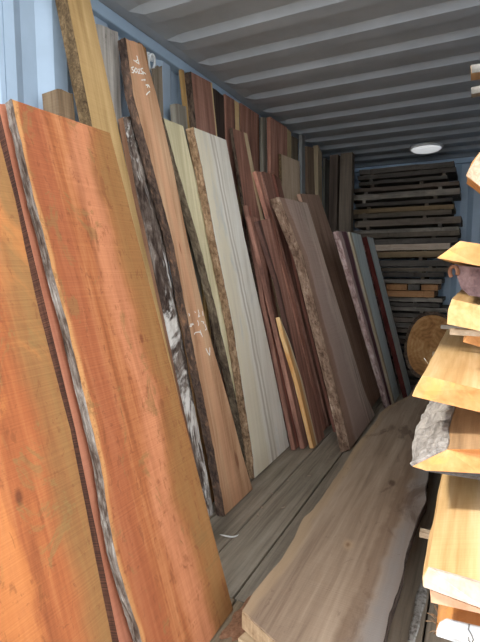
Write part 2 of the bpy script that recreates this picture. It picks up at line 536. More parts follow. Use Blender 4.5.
M_D = wood('old brown post', (84, 66, 48), (122, 98, 72), (150, 126, 96), 1.0, .15)
board('short_post', 'stubby brown timber post peeking over the wide orange-red slab', .33, 0.07, .085, [(57, 88), (59, 110)], [(73, 94.5), (75, 118)], M_D, SAW, 'post', wl=.003, wr=.003, top_cut=.006, zt=1.9)
M_E = wood('golden plank', (150, 116, 66), (178, 142, 88), (196, 162, 106), .8, .12, blots=((3, .58, .15, (140, 108, 66), .6, .6),))
M_Eside = bark('rough sawn brown edge', [(50, 40, 30), (98, 80, 58), (140, 118, 88)], 2.2, .8, .8)
board('plank', 'tall golden plank with a rough brown edge, its top out of the picture', .60, .215, .058, [(67, 0), (92, 127)], [(90, 0), (137, 214), (158, 304), (183, 417)], M_E, SAW, 'plank',
      barkm=M_Eside, bthick=.002, brough=.002, wrap=.001, ext=.06, part='rough_edge')
M_F = wood('weathered grey timber', (124, 120, 116), (172, 166, 158), (200, 194, 186), 1.2, .1, blots=((6, .6, .1, (70, 64, 60), .7, .4),))
board('plank', 'weathered grey plank with nail holes between the golden plank and the chalk-marked one', .42, 0.025, 0.015, [(95, 23), (131, 160)], [(118, 33), (150, 160)], M_F, SAW, 'plank', top_cut=.01, wl=.004, zt=2.3)
M_H = bark('lichen covered bark', [(38, 30, 27), (72, 60, 54), (112, 100, 92), (170, 160, 150)], 1.0, .22, 1.0, (4.5, .495, .07, (216, 212, 206)))
M_Hs = wood('brown offcut side', (110, 72, 50), (142, 98, 70), (164, 120, 90), 1.0, .1)
hb = board('bark_board', 'slab with its bark face out, dark brown with white lichen', 0.49, 0.19, 0.03, [(123, 117), (137, 195), (170, 345), (197, 470)], [(131, 118), (156, 200), (183, 345), (211, 500)], M_Hs, SAW, 'slab', wl=.004, wr=.004)
# its bark face is a part of its own
def bark_face(o, mat, rough=.008, seed=1.0, name='bark'):
    me = o.data
    nc, K = 5, 10
    N = len(me.vertices) // K
    V, F = [], []
    mc = 9
    mul = 3
    tot = (N - 1) * mul + 1
    for i in range(tot):
        r, q = divmod(i, mul)
        r2 = min(r + 1, N - 1); q /= mul
        a = me.vertices[r * K].co.lerp(me.vertices[r2 * K].co, q); b = me.vertices[r * K + nc - 1].co.lerp(me.vertices[r2 * K + nc - 1].co, q)
        for c in range(mc):
            u = c / (mc - 1)
            p = a.lerp(b, u)
            z = .004 + .010 * math.sin(math.pi * u) + rough * (n3(p.x * 22, p.y * 9, seed) + .8 * n3(p.x * 60, p.y * 28, seed)) * (0.3 if c in (0, mc - 1) else 1)
            V.append((p.x, p.y, max(.001, z)))
        for c in range(mc):
            u = 1 - c / (mc - 1)
            p = a.lerp(b, u); V.append((p.x, p.y, -.001))
    KK = 2 * mc
    for i in range(tot - 1):
        for c in range(KK):
            F.append((i * KK + c, i * KK + (c + 1) % KK, (i + 1) * KK + (c + 1) % KK, (i + 1) * KK + c))
    F.append(tuple(range(KK))); F.append(tuple((tot - 1) * KK + c for c in range(KK)))
    return link(name, mesh(name, V, F), mat, o)
bark_face(hb, M_H)

M_G = wood('pinkish tan timber', (150, 104, 70), (186, 138, 100), (208, 168, 128), 1.0, .08, bands=((.45, .10, .12, (206, 158, 124), .6, .3),), blots=((5, .62, .1, (140, 88, 62), .5, .25),), knots=((.4, 1.32, .05, (130, 74, 52)), (.75, .2, .06, (120, 76, 54))))
M_Gb = bark('dark crumbly bark', [(40, 32, 30), (72, 60, 54), (104, 84, 72), (150, 112, 84)], 1.3, .5, 1.0)
G = board('plank', 'tan plank with dark crumbly bark edge and white chalk writing', 0.562, 0.19, 0.04,
          [(125, 38), (133, 97), (145, 140), (172, 240), (188, 323), (214, 453), (224, 511)], [(142, 44), (157, 97), (172, 163), (188, 241), (207, 327), (228, 400), (242, 453), (253, 491)], M_G, SAW, 'plank',
          barkm=M_Gb, bevl=.002, wl=.003, wr=.001, bthick=.005, brough=.007, wrap=.005, top_cut=.012)
G_INFO = BOARDS['tan plank with dark crumbly bark edge and white chalk writing']
# chalk writing: strokes traced on the face of the plank
M_chalk = plain('white chalk', (226, 224, 218), .95, 0, .04, 40)
def chalk(strokes, name, wpx=.0032):
    for st in strokes:
        tag(chalk_one([st], name, wpx), 'white chalk mark')
def chalk_one(strokes, name, wpx):
    loc, yb = G_INFO['loc'], G_INFO['yb']
    V, F = [], []
    for st in strokes:
        pts = [loc(p) for p in st]
        pts = [Vector((s - yb, l, 0)) for l, s in pts]
        dense = []
        for a, b in zip(pts, pts[1:]):
            n = max(1, int((b - a).length / .006))
            dense += [a.lerp(b, i / n) for i in range(n)]
        dense.append(pts[-1])
        base = len(V)
        for i, p in enumerate(dense):
            d = (dense[min(i + 1, len(dense) - 1)] - dense[max(i - 1, 0)])
            if d.length < 1e-6: d = Vector((1, 0, 0))
            d.normalize(); nn = Vector((-d.y, d.x, 0)) * wpx * (.75 + .5 * abs(n3(p.x * 80, p.y * 80, 3)))
            V += [p + nn + Vector((0, 0, .0012)), p - nn + Vector((0, 0, .0012)), p - nn - Vector((0, 0, .001)), p + nn - Vector((0, 0, .001))]
        for i in range(len(dense) - 1):
            for c in range(4):
                F.append((base + i * 4 + c, base + i * 4 + (c + 1) % 4, base + (i + 1) * 4 + (c + 1) % 4, base + (i + 1) * 4 + c))
    return link(name, mesh(name, V, F), M_chalk, G)
def g8(ox, oy, s):
    return lambda *pts: [(ox + x / s, oy + y / s) for x, y in pts]
q = g8(110, 30, 8)
chalk([q((186, 240), (232, 272), (214, 206)), q((202, 251), (222, 238)),
           q((190, 296), (172, 300), (178, 318), (194, 326), (186, 342), (172, 340)), q((204, 304), (196, 322), (206, 344), (218, 332), (214, 310), (204, 304)),
           q((222, 316), (236, 312), (234, 330), (224, 348), (240, 346)), q((262, 306), (246, 312), (250, 328), (262, 334), (254, 350), (242, 348)),
           q((262, 358), (268, 338), (286, 352)),
           q((250, 402), (282, 396), (276, 408)), q((284, 442), (306, 438), (298, 462)), q((306, 438), (318, 462)), q((318, 490), (300, 506), (290, 522))], 'chalk_stroke', .0028)
q = g8(180, 280, 8)
chalk([q((68, 268), (76, 278), (72, 290)), q((78, 376), (86, 352), (108, 356)), q((86, 376), (104, 346)), q((116, 252), (124, 262)),
           q((144, 238), (152, 268), (146, 298), (160, 286)), q((178, 248), (184, 286)), q((140, 322), (150, 352), (146, 366)), q((168, 330), (190, 336), (184, 350)),
           q((196, 350), (212, 392), (200, 402)), q((112, 436), (122, 420), (152, 416), (168, 424), (180, 456)), q((160, 400), (170, 440)),
           q((206, 546), (222, 580), (236, 602), (238, 540))], 'chalk_stroke', .0026)

M_I = wood('golden brown strip', (120, 84, 48), (156, 112, 66), (178, 136, 86), 1.0, .1)
board('plank', 'narrow golden plank just behind the right edge of the chalk-marked one', .47, 0.17, 0.02, [(139, 42), (158, 110)], [(145.8, 48), (166, 140)], M_I, SAW, 'plank', top_cut=.006, zt=2.32)
M_J = wood('grey brown offcut', (96, 84, 70), (134, 120, 102), (156, 142, 124), 1.0, .1)
board('offcut', 'grey-brown offcut with a rounded top, beside the white ring', .30, 0.02, 0.015, [(153.5, 67), (151, 92), (160, 120), (172, 170)], [(162, 66), (166, 84), (174, 122), (186, 170)], M_J, SAW, 'offcut', top_cut=.02, wl=.004, zt=2.285)
board('offcut', 'short grey offcut against the blue wall, left of the pale yellow strip', .22, 0.09, .03, [(174, 103), (178, 130)], [(186, 107), (189, 130)], wood('pale grey offcut', (100, 92, 80), (134, 126, 112), (156, 150, 136)), SAW, 'offcut', top_cut=.01, zt=2.12)

M_L = wood('pale yellow timber', (190, 178, 138), (216, 206, 166), (228, 220, 186), .8, .08)
board('plank', 'narrow pale yellow plank with dark bark edge, right of the chalk-marked plank', 0.458, 0.155, 0.045,
      [(163, 118), (175, 163), (187, 203), (198, 240), (215, 307), (242, 427)], [(183, 126), (205, 215), (213, 250), (247, 432)], M_L, SAW, 'plank',
      barkm=bark('dark grey bark', [(48, 40, 34), (86, 74, 62), (120, 106, 88), (150, 136, 112)], 1.2, .35), bevl=.0, bthick=.004, brough=.006, wl=.004)
M_M = wood('whitish timber', (204, 196, 178), (228, 222, 208), (238, 234, 224), .8, .06,
           bands=((.50, .012, .03, (158, 142, 116), .6, .10), (.60, .010, .025, (164, 148, 124), .5, .12), (.2, .12, .15, (214, 200, 160), .5, .3)),
           blots=((3, .57, .1, (186, 190, 192), .6, .3),))
board('live_edge_board', 'broad whitish slab with tan bark edge and brown grain lines', .515, 0.155, 0.045,
      [(193, 127), (202, 170), (215, 240), (232, 323), (252, 453), (254, 478)], [(226, 140), (245, 240), (270, 352), (288, 439)], M_M, SAW, 'slab',
      barkm=M_tanbark, bevl=.0, bthick=.004, brough=.005, wl=.003)

# --- dark red boards behind and beyond the whitish slab
def redwood(name, r=1.0, **kw):
    c = lambda a: tuple(min(255, v * r * 1.12) for v in a)
    return wood(name, c((88, 50, 40)), c((140, 86, 66)), c((172, 114, 92)), 1.0, kw.pop('saw', .12), sat=.34, **kw)
board('plank', 'slim yellow plank at the left side of the tall dark red one', .335, 0.11, 0.02, [(181.5, 69), (189, 128)], [(184, 70.5), (195, 128)], wood('yellow strip', (140, 104, 56), (176, 136, 78), (196, 158, 98)), SAW, 'plank', zt=2.345)
board('live_edge_board', 'tall dark red slab with pale right edge, its top at the roof rail', .39, 0.11, .04, [(190.5, 71.5), (196, 130)], [(212, 83), (221, 140)],
      redwood('dark red slab wood', .95, bands=((1.0, .05, .04, (206, 184, 140), .9, .12),)), SAW, 'slab', barkm=M_dkbark, bthick=.004, brough=.003, wrap=.002, wl=.002, zt=2.355)
board('plank', 'blackish weathered plank between two dark red slabs under the roof rail', .36, 0.04, 0.015, [(213, 87.5), (224, 150)], [(223.5, 96), (238, 150)], wood('blackish plank', (44, 34, 30), (70, 54, 46), (92, 72, 60)), SAW, 'plank', top_cut=.01, zt=2.33)
board('live_edge_board', 'dark red slab with a jagged cream patch, touching the roof rail', .40, 0.03, 0.018, [(225, 94), (236, 150)], [(239, 103), (251, 157), (262, 217)],
      redwood('red slab cream edge', 1.0, bands=((1.0, .25, .08, (214, 186, 138), .95, .35),)), SAW, 'slab', wr=.012, zt=2.35)
board('live_edge_board', 'wide brown-red slab at the roof, right of the cream-patched one', .37, 0.02, 0.015, [(241, 103), (262, 200)], [(259, 115), (268, 180)], redwood('wide brown red', 1.02), SAW, 'slab', zt=2.375)
board('plank', 'red-brown plank with cream right edge, rising behind the shorter dark red boards', 0.385, 0.125, 0.02, [(232, 128), (246, 217)], [(247, 133.5), (263.5, 217)], redwood('plain red brown', 1.06, blots=((4, .6, .1, (96, 52, 42), .5, .3),), bands=((1.0, .2, .05, (214, 194, 158), .95, .12),)), SAW, 'plank', barkm=M_dkbark, bthick=.003, brough=.003, wrap=.002)
RED = 'shorter dark red boards on the floor right of the whitish slab'
board('plank', 'dark red plank whose foot is closest to the whitish slab', 0.575, 0.21, .03, [(247, 205), (264.5, 300), (293.5, 441)], [(250, 207), (265, 306), (298, 435)], redwood('dark red narrow', .95, bands=((.7, .2, .1, (160, 92, 78), .7, .1),)), RED, 'plank')
board('plank', 'narrow red-brown plank with a dark knot hole halfway up', 0.62, 0.21, .03, [(250, 216), (270, 300), (303, 443)], [(258, 218), (273, 306), (310, 440)], redwood('knot hole plank', 1.0, blots=((4, .6, .1, (90, 44, 34), .6, .3),), knots=((.75, .73, .09, (22, 14, 12)),)), RED, 'plank', wl=.004, wr=.003)
board('plank', 'brown plank with charred left edge above and yellow sapwood edge below', 0.675, 0.222, 0.028, [(258, 221), (278, 285), (290, 340), (313, 446)], [(270, 218), (291, 306), (308, 370), (324, 434)],
      redwood('charred yellow plank', 1.08, bands=((.0, .16, .08, (54, 40, 38), .9, .5),)), RED, 'plank', barkm=None, wl=.003)
bb = BOARDS['brown plank with charred left edge above and yellow sapwood edge below']
def sap_strip():
    o = bb['o']; loc, yb = bb['loc'], bb['yb']
    Lp = [loc(p) for p in ((279, 316), (284, 337), (297, 380), (313, 446))]
    Rp = [loc(p) for p in ((279.5, 317), (289, 340), (302, 380), (317, 443))]
    Lp = sorted(Lp); Rp = sorted(Rp)
    V, F = [], []
    top = min(Lp[-1][0], Rp[-1][0])
    for i in range(31):
        l = .002 + (top - .002) * i / 30
        a, b = interp(Lp, l) - yb - .0015, interp(Rp, l) - yb
        if b < a + .001: b = a + .001
        V += [(a, l, .0015), (b, l, .0015), (b, l, -.005), (a, l, -.026)]
    for i in range(30):
        for c in range(4): F.append((i * 4 + c, i * 4 + (c + 1) % 4, i * 4 + 4 + (c + 1) % 4, i * 4 + 4 + c))
    F += [(0, 1, 2, 3), (120, 121, 122, 123)]
    UV = [(0 if i % 4 in (0, 3) else 1, v[1]) for i, v in enumerate(V)]
    s = link('sapwood_edge', mesh('sapwood_edge', V, F, UV), wood('yellow sapwood', (176, 112, 52), (206, 146, 80), (222, 184, 128), 1.0, bands=((1.0, .2, .2, (206, 192, 164), .9, .1),)), o)
    tag(s, 'yellow sapwood edge')
sap_strip()
board('plank', 'thin pinkish plank standing on edge behind the yellow-edged one', 0.635, 0.24, 0.03, [(256, 171), (292, 300), (323.5, 433)], [(260.5, 172), (296.5, 306), (328, 431)], redwood('thin pinkish', 1.25), RED, 'plank')
board('plank', 'red-brown plank with notched top, left of the bark-edged tan slab', 0.64, 0.24, .03, [(261, 171), (299, 306), (331, 434)], [(271, 174), (303, 290), (336.5, 432)], redwood('notched top', .98), RED, 'plank', top_cut=.012, wl=.003)
board('plank', 'darkest red plank tucked against the bark of the tan slab', 0.72, 0.27, 0.02, [(274, 174), (303, 300), (337, 436)], [(280, 179), (341, 432)], redwood('darkest red', .9, bands=((.1, .1, .1, (110, 60, 48), .6, .2),)), RED, 'plank')

M_AD = wood('pinkish brown slab wood', (168, 138, 120), (216, 188, 168), (232, 208, 190), .9, .16, bands=((.42, .14, .2, (188, 160, 146), .8, .45), (.08, .07, .08, (150, 104, 78), .7, .25)), blots=((3, .6, .15, (160, 122, 100), .5, .4),))
M_ADb = bark('flaky brown bark', [(54, 42, 36), (104, 82, 68), (146, 122, 104), (176, 158, 142)], 1.0, .3, 1.0)
board('live_edge_board', 'big pinkish-brown slab with flaky bark edge, in the middle of the row', .905, 0.31, .06,
      [(279, 197), (303, 257), (337, 393), (349, 445)], [(307, 203), (365, 393), (375, 415)], M_AD, SAW, 'slab', barkm=M_ADb, bevl=.022, bthick=.01, brough=.01, wrap=.012, wl=.006)
board('live_edge_board', 'plain brown slab directly right of the big pinkish-brown slab', 0.83, 0.31, 0.03, [(300, 193.5), (361, 393)], [(319, 195), (387, 393), (390, 408)],
      wood('plain brown', (132, 98, 78), (178, 138, 114), (196, 160, 136), .9, .14), SAW, 'slab', wl=.004)
M_AA = wood('light tan board', (160, 132, 106), (196, 168, 138), (212, 188, 160), .9, .1)
board('plank', 'light tan board standing behind the big pinkish-brown slab', .62, 0.04, 0.02, [(281, 154), (298, 200)], [(299.5, 161.5), (310, 194)], M_AA, SAW, 'plank', barkm=M_Eside, bthick=.002, brough=.002, wrap=.001, part='rough_edge', zt=2.12)
board('plank', 'reddish-brown board with top at the roof, in the dim middle of the row', .38, 0.02, 0.03, [(270.3, 116.8), (280, 170)], [(287, 127.5), (293, 170)], redwood('dim reddish', 1.05), SAW, 'plank', zt=2.365)
board('plank', 'grey-green plank left of the dim reddish-brown board', .35, 0.02, .025, [(262.5, 117), (274, 170)], [(266.3, 118), (281, 170)], wood('grey green', (84, 80, 70), (116, 112, 100), (140, 136, 122)), SAW, 'plank', zt=2.35)
board('offcut', 'cream splinter-shaped offcut in front of the grey-green plank', .42, 0.02, 0.015, [(263, 143), (268, 170)], [(266, 144), (273, 172)], wood('cream offcut', (160, 138, 104), (190, 168, 132), (206, 188, 156)), SAW, 'offcut', top_cut=.02, zt=2.2)
board('plank', 'thin pale plank just right of the dim reddish-brown board', .36, 0.02, .02, [(288, 129), (297, 165)], [(291, 132), (301, 165)], wood('thin pale', (150, 124, 84), (176, 150, 108), (196, 174, 134)), SAW, 'plank', zt=2.36)
board('plank', 'brown-grey plank left of the wavy grey plank', .34, 0.02, .025, [(292, 136), (302, 170)], [(298, 139), (309, 175)], wood('brown grey', (92, 78, 62), (124, 108, 88), (146, 130, 108)), SAW, 'plank', zt=2.355)
board('plank', 'wavy grey bark-edged plank near the middle of the roof line', .37, 0.02, .03, [(302, 134.5), (306, 165), (312, 192)], [(305, 136), (312, 165), (321, 195)], wood('wavy grey', (82, 84, 84), (112, 114, 114), (138, 140, 138)), SAW, 'plank', wl=.012, wr=.012, wf=5, zt=2.355)
board('plank', 'brown plank between the wavy grey plank and the leaning light board', .36, 0.05, .03, [(307, 146), (318, 190)], [(313.5, 148), (326, 195)], wood('mid brown', (92, 72, 54), (124, 100, 78), (144, 120, 96)), SAW, 'plank', zt=2.34)
board('plank', 'light board edge-on, taller than its neighbours at the far end of the row', .52, 0.02, .05, [(318, 145), (334, 222)], [(322, 153), (338, 222)], wood('light edge board', (128, 110, 84), (160, 140, 110), (180, 160, 130)), SAW, 'plank', zt=2.32)
board('offcut', 'small pale stub sticking up behind the plain brown slab', .60, 0.05, .03, [(318.8, 191), (321, 205)], [(322, 193), (326, 205)], wood('pale stub', (146, 124, 94), (172, 150, 118), (190, 168, 138)), SAW, 'offcut', top_cut=.01, zt=1.97)

# purple-hearted boards at the end of the row
PUR = 'grey-green boards with purple heartwood at the far end of the row'
M_purbark = bark('flaky pale bark', [(70, 50, 48), (130, 106, 102), (172, 150, 146), (206, 190, 186)], 1.0, .2, .9)
board('plank', 'purple-streaked plank with flaky pinkish-white edges', 0.985, 0.22, .04, [(338, 231), (386, 397)], [(347.5, 232), (390.5, 399)],
      wood('purple streaked', (160, 132, 126), (196, 168, 160), (214, 190, 182), 1.0, bands=((.62, .22, .1, (84, 34, 46), .95, .35), (.05, .15, .1, (196, 168, 158), .8, .2))), PUR, 'plank', barkm=M_purbark, bthick=.006, brough=.006)
board('plank', 'wide grey-green plank with a yellowish left edge', 0.985, 0.22, .04, [(349.3, 231.8), (392.5, 398)], [(361, 234.8), (398.5, 389)],
      wood('grey green plank', (178, 188, 184), (206, 214, 208), (220, 226, 222), .8, .05, bands=((.0, .1, .1, (176, 150, 112), .85, .15), (1.0, .02, .04, (120, 44, 40), .9, .06))), PUR, 'plank')
board('plank', 'rightmost grey-green plank with a dark red left edge', 1.07, 0.26, .04, [(366.4, 236.5), (404.6, 386)], [(373, 238), (409, 380)],
      wood('grey green end plank', (172, 182, 178), (198, 206, 200), (212, 220, 214), .8, .05, bands=((.0, .03, .06, (86, 36, 34), .95, .12),)), PUR, 'plank',
      barkm=bark('dark red edge', [(44, 20, 18), (70, 32, 28), (96, 52, 46)], 1.0, .2, .5), bthick=.002, brough=.002, part='red_edge')

# posts in the far left corner
M_post = wood('dark post', (64, 54, 46), (92, 80, 68), (116, 102, 88), 1.0, .1)
def post(label, xa, xb, ya, yb, zt, mat):
    o = link('post', None if False else slab_mesh('post', [(zt * i / 20, -(xb - xa) / 2, zt * i / 20, (xb - xa) / 2) for i in range(21)], yb - ya, wl=.003, wr=.003, seed=xa * 50)[0], mat)
    o.matrix_world = Matrix(((1, 0, 0, (xa + xb) / 2), (0, 0, -1, ya), (0, 1, 0, 0), (0, 0, 0, 1)))
    return tag(o, label, 'post')
post('broad dark upright post in the far left corner, before the stacked slabs', .335, .455, 4.72, 4.82, 2.35, M_post)
post('dark upright post on the left of the broad one in the far left corner', .235, .318, 4.70, 4.80, 2.34, wood('darker post', (54, 44, 38), (80, 66, 56), (100, 86, 74)))
board('plank', 'shadowed plank leaning left of the two upright corner posts', .30, 0.01, 0.02, [(325, 158), (333, 200)], [(331, 161), (338, 200)], wood('shadowed plank', (76, 72, 66), (104, 100, 92), (124, 120, 110)), SAW, 'plank', zt=2.335)

# white lashing ring on the wall below the roof rail
M_white = plain('white painted steel', (214, 218, 220), .45, 0, .04)
rc = at_x(153.5, 55.5, .03)
ring = bpy.data.objects.new('lashing_ring', None); ring.location = rc; COL.objects.link(ring)
tag(ring, 'white steel lashing ring on the wall just below the roof rail', 'ring')
pl = box('wall_plate', (-.029, -.022, -.02), (-.018, .022, .016), M_white, ring, .003, Vector((0, 0, 0)))
tube('ring', [(-.012 + .006 * math.sin(a), .024 * math.cos(a), .036 * math.sin(a) - .03) for a in [2 * math.pi * i / 24 for i in range(24)]], .0065, M_white, ring, 8, True)

# ================================================================== BIG SLAB LYING ON THE FLOOR
ZS, TS = .14, .058
def edge_world(px): return [at_z(x, y, ZS) for x, y in px]
Lw = edge_world([(241, 610), (255, 591), (280, 561), (295, 538), (303, 518), (313, 510), (340, 471), (355, 446), (375, 422), (379, 414), (388, 406), (399, 393), (404, 385)])
Rw = edge_world([(385, 642), (393, 608), (403, 578), (407, 551), (415, 526), (427, 500), (425, 488), (428, 478)])
Rw += [Vector((1.42, 3.0, ZS)), Vector((1.36, 3.7, ZS)), Vector((1.36, 4.95, ZS))]
Lw = [p for p in Lw if p.y < 3.95] + [Vector((1.13, 4.13, ZS)), Vector((1.14, 4.95, ZS))]
lpts = sorted((p.y, p.x) for p in Lw); rpts = sorted((p.y, p.x) for p in Rw)
nearL = Lw[0]
nearR = Vector((interp(rpts, 1.02), 1.02, 0))
YE = 4.95
rows = []
NS = 90
for i in range(NS + 1):
    q = i / NS
    ya = nearL.y + (YE - nearL.y) * q; yb_ = nearR.y + (4.94 - nearR.y) * q
    rows.append((ya, interp(lpts, ya), yb_, interp(rpts, yb_)))
M_slab = wood('weathered walnut brown', (124, 100, 80), (172, 147, 121), (200, 176, 149), .7, .05,
              bands=((1.0, .07, .17, (158, 154, 150), .88, .34), (.76, .035, .05, (118, 94, 74), .45, .30), (.0, .05, .08, (186, 160, 126), .6, .15)),
              blots=((2.2, .56, .1, (100, 80, 66), .65, .45), (18, .6, .06, (126, 104, 88), .4, .35)), contrast=.75, bump=.35, knots=((.50, 1.72, .07, (198, 170, 136)), (.50, 1.72, .035, (130, 100, 76)), (.62, 2.35, .05, (88, 68, 54))))
me, edge = slab_mesh('live_edge_plank', rows, TS, -.004, -.006, .006, .006, 6.0, 3.3, .003)
cx, cy = 1.2, 2.6
for v in me.vertices: v.co.x -= cx; v.co.y -= cy
big = link('live_edge_plank', me, M_slab); big.location = (cx, cy, ZS)
big['kind'] = 'thing'; tag(big, 'big weathered live-edge slab lying flat on the floor, with a grey right edge', 'slab')
redge = [(tuple(me.vertices[i * 10 + 4].co), tuple(me.vertices[i * 10 + 5].co)) for i in range(NS + 1)]
bark_strip('bark_edge', redge, bark('slab edge bark', [(50, 42, 38), (82, 72, 66), (112, 102, 96)], 1.0, .3, .7), big, .003, .004, .003, 5.0, 1, 1)
# end grain of the near end is paler: a part of its own, a thin sawn face
def end_face():
    a = me.vertices[0].co.copy(); b = me.vertices[4].co.copy()
    V, F, UV = [], [], []
    n = 24
    for i in range(n + 1):
        q = i / n
        p = a.lerp(b, q)
        d = -.0035
        e = .004 * n3(q * 9, 2, 2)
        V += [(p.x, p.y + d, -.004 + e * .5), (p.x, p.y + d, -TS + .002 + abs(e)), (p.x, p.y + .004, -TS + .002), (p.x, p.y + .004, -.004)]
        UV += [(q, 0), (q, .06), (q, .06), (q, 0)]
    for i in range(n):
        for c in range(4): F.append((i * 4 + c, i * 4 + (c + 1) % 4, i * 4 + 4 + (c + 1) % 4, i * 4 + 4 + c))
    F += [(0, 1, 2, 3), tuple(n * 4 + c for c in range(4))]
    return link('end_grain', mesh('end_grain', V, F, UV), wood('slab end grain', (134, 108, 78), (178, 150, 114), (200, 174, 138), 1.0, .2, blots=((16, .56, .06, (120, 120, 124), .8, 1),)), big)
end_face()
M_bear = wood('pale bearer', (150, 124, 90), (190, 164, 126), (208, 186, 152), 1.0, .1)
def bearer(label, xa, xb, ya, yb, za, zb, mat, rot=0.0, name='timber_bearer', cat='bearer', group=None):
    L_ = xb - xa
    n = 14
    m_, _ = slab_mesh(name, [(-L_ / 2 + L_ * i / n, -(yb - ya) / 2, -L_ / 2 + L_ * i / n, (yb - ya) / 2) for i in range(n + 1)], zb - za, wl=.002, wr=.002, seed=xa * 31 + ya)
    o = link(name, m_, mat)
    o.matrix_world = Matrix.Translation(((xa + xb) / 2, (ya + yb) / 2, zb)) @ Matrix.Rotation(rot, 4, 'Z') @ Matrix(((0, 1, 0, 0), (-1, 0, 0, 0), (0, 0, 1, 0), (0, 0, 0, 1)))
    return tag(o, label, cat, group)
bearer('pale timber bearer under the near end of the big floor slab', 1.02, 1.42, 1.13, 1.27, .001, ZS - TS - .001, M_bear, -.22)
bearer('timber bearer under the far half of the big floor slab', 1.0, 1.38, 3.6, 3.7, .001, ZS - TS - .001, M_bear)

# ================================================================== STACK OF SLABS AT THE RIGHT
STK = 'slabs stacked at the right border of the photo'
def end_slab(name, label, prof, ext, length, mats, cat='slab', barkm=None, bark_seg=(), taper=0.0, jit=.004, xr=1.96, bulge=0.0, yend=None, endmat=None):
    """prof: ordered (px, py, depth) outline of the sawn end, starting at the lower left and going over the top; the two points of the right
    border come at index ext and ext+1 and are carried on to x = xr."""
    pts = [at_y(*p) for p in prof]
    a, b = pts[ext], pts[ext + 1]
    far = [Vector((xr, a.y - .03, a.z)), Vector((xr, b.y - .03, b.z))]
    ring_ = pts[:ext + 1] + far + pts[ext + 1:]
    n = len(ring_)
    o_ = Vector((sum(p.x for p in ring_) / n, min(p.y for p in ring_), min(p.z for p in ring_)))
    NR = 36
    V, F, UV = [], [], []
    x0 = min(p.x for p in ring_)
    for i in range(NR + 1):
        q = i / NR
        for j, p in enumerate(ring_):
            y = p.y + (length if yend is None else (yend - p.y)) * q
            j_ = jit * (n3(y * 7, j * .7, x0 * 9) + .5 * n3(y * 23, j, 4)) if (i > 0 and p.x < 1.6) else 0
            bl = -bulge * math.sin(min(1, q * 1.9) * math.pi) * (1 if p.x < 1.5 else .0)
            V.append(Vector((p.x + j_ + bl + taper * q, y, p.z + j_ * .3)) - o_)
            UV.append(((p.x - x0) / (xr - x0), y))
    for i in range(NR):
        for j in range(n):
            F.append((i * n + j, i * n + (j + 1) % n, (i + 1) * n + (j + 1) % n, (i + 1) * n + j))
    F.append(tuple(range(n))); F.append(tuple(NR * n + j for j in range(n)))
    m_ = mesh(name, V, F, UV)
    ob = link(name, m_, mats); ob.location = o_
    tag(ob, label, cat, STK)
    if endmat:
        fr = [Vector(V[j]) for j in range(n)]
        cen = sum(fr, Vector()) / n
        VV = [p.lerp(cen, .012) + Vector((0, -.0035, 0)) for p in fr] + [p.lerp(cen, .012) + Vector((0, .0005, 0)) for p in fr]
        FF = [tuple(range(n)), tuple(n + j for j in range(n))] + [(j, (j + 1) % n, n + (j + 1) % n, n + j) for j in range(n)]
        tag(link('end_grain', mesh('end_grain', VV, FF, UV[:n] + UV[:n]), endmat, ob), 'sawn end')
    if barkm:
        j0, j1 = bark_seg
        E2 = [(tuple(m_.vertices[i * n + j1].co), tuple(m_.vertices[i * n + j0].co)) for i in range(NR + 1)]
        bark_skin('bark', E2, barkm, ob)
    return ob, ring_, o_
def bark_skin(name, edge, mat, parent, thick=.005, rough=.008, seed=2.0):
    V, F = [], []
    nc = 8
    mul = 2
    E2 = []
    for i in range(len(edge) - 1):
        for k in range(mul):
            E2.append((Vector(edge[i][0]).lerp(Vector(edge[i + 1][0]), k / mul), Vector(edge[i][1]).lerp(Vector(edge[i + 1][1]), k / mul)))
    E2.append((Vector(edge[-1][0]), Vector(edge[-1][1])))
    for i, (f, b) in enumerate(E2):
        d = b - f
        nn = Vector((d.z, 0, -d.x)).normalized()
        if nn.x > 0: nn = -nn
        for c in range(nc):
            q = c / (nc - 1)
            p = f.lerp(b, q)
            e = thick + rough * (n3(p.y * 14, q * 2.5, seed) + .8 * n3(p.y * 40, q * 7, seed)) + .006 * math.sin(q * math.pi)
            V.append(p + nn * max(.001, e) + Vector((0, -.003 if i == 0 else 0, 0)))
        for c in range(nc):
            V.append(f.lerp(b, 1 - c / (nc - 1)) - nn * .003)
    K = 2 * nc
    for i in range(len(E2) - 1):
        for c in range(K): F.append((i * K + c, i * K + (c + 1) % K, (i + 1) * K + (c + 1) % K, (i + 1) * K + c))
    F.append(tuple(range(K))); F.append(tuple((len(E2) - 1) * K + c for c in range(K)))
    return link(name, mesh(name, V, F), mat, parent)

def pine(name, **kw):
    return wood(name, (194, 146, 84), (214, 174, 114), (228, 198, 146), .8, .1, **kw)
M_pine = pine('pale pine', blots=((5, .6, .1, (214, 158, 92), .6, .5),))
M_end = wood('orange end grain', (186, 116, 56), (206, 142, 80), (220, 166, 106), .5, .0, blots=((14, .5, .1, (230, 164, 92), .5, 1),))
M_endw = wood('pale pinkish end grain', (184, 158, 136), (204, 182, 164), (216, 200, 184), .8, .1)
M_endp = wood('purple brown end', (78, 58, 60), (112, 86, 86), (140, 112, 110), 1.4, .0)
M_endp2 = wood('pinkish end grain', (200, 142, 100), (218, 166, 128), (230, 186, 152), .8, .1)
M_greybark = bark('silver grey bark', [(96, 92, 88), (138, 134, 130), (172, 168, 164), (196, 190, 184)], .9, .3, 1.0)
M_palebark = bark('pale inner bark', [(140, 120, 98), (176, 160, 138), (200, 188, 170)], 1.2, .4, .6)
M_grey = wood('grey old board', (84, 80, 74), (122, 118, 110), (150, 146, 138), 1.0, .1)
M_brownunder = wood('brown board', (146, 112, 76), (180, 140, 96), (200, 164, 120), 1.0, .1)

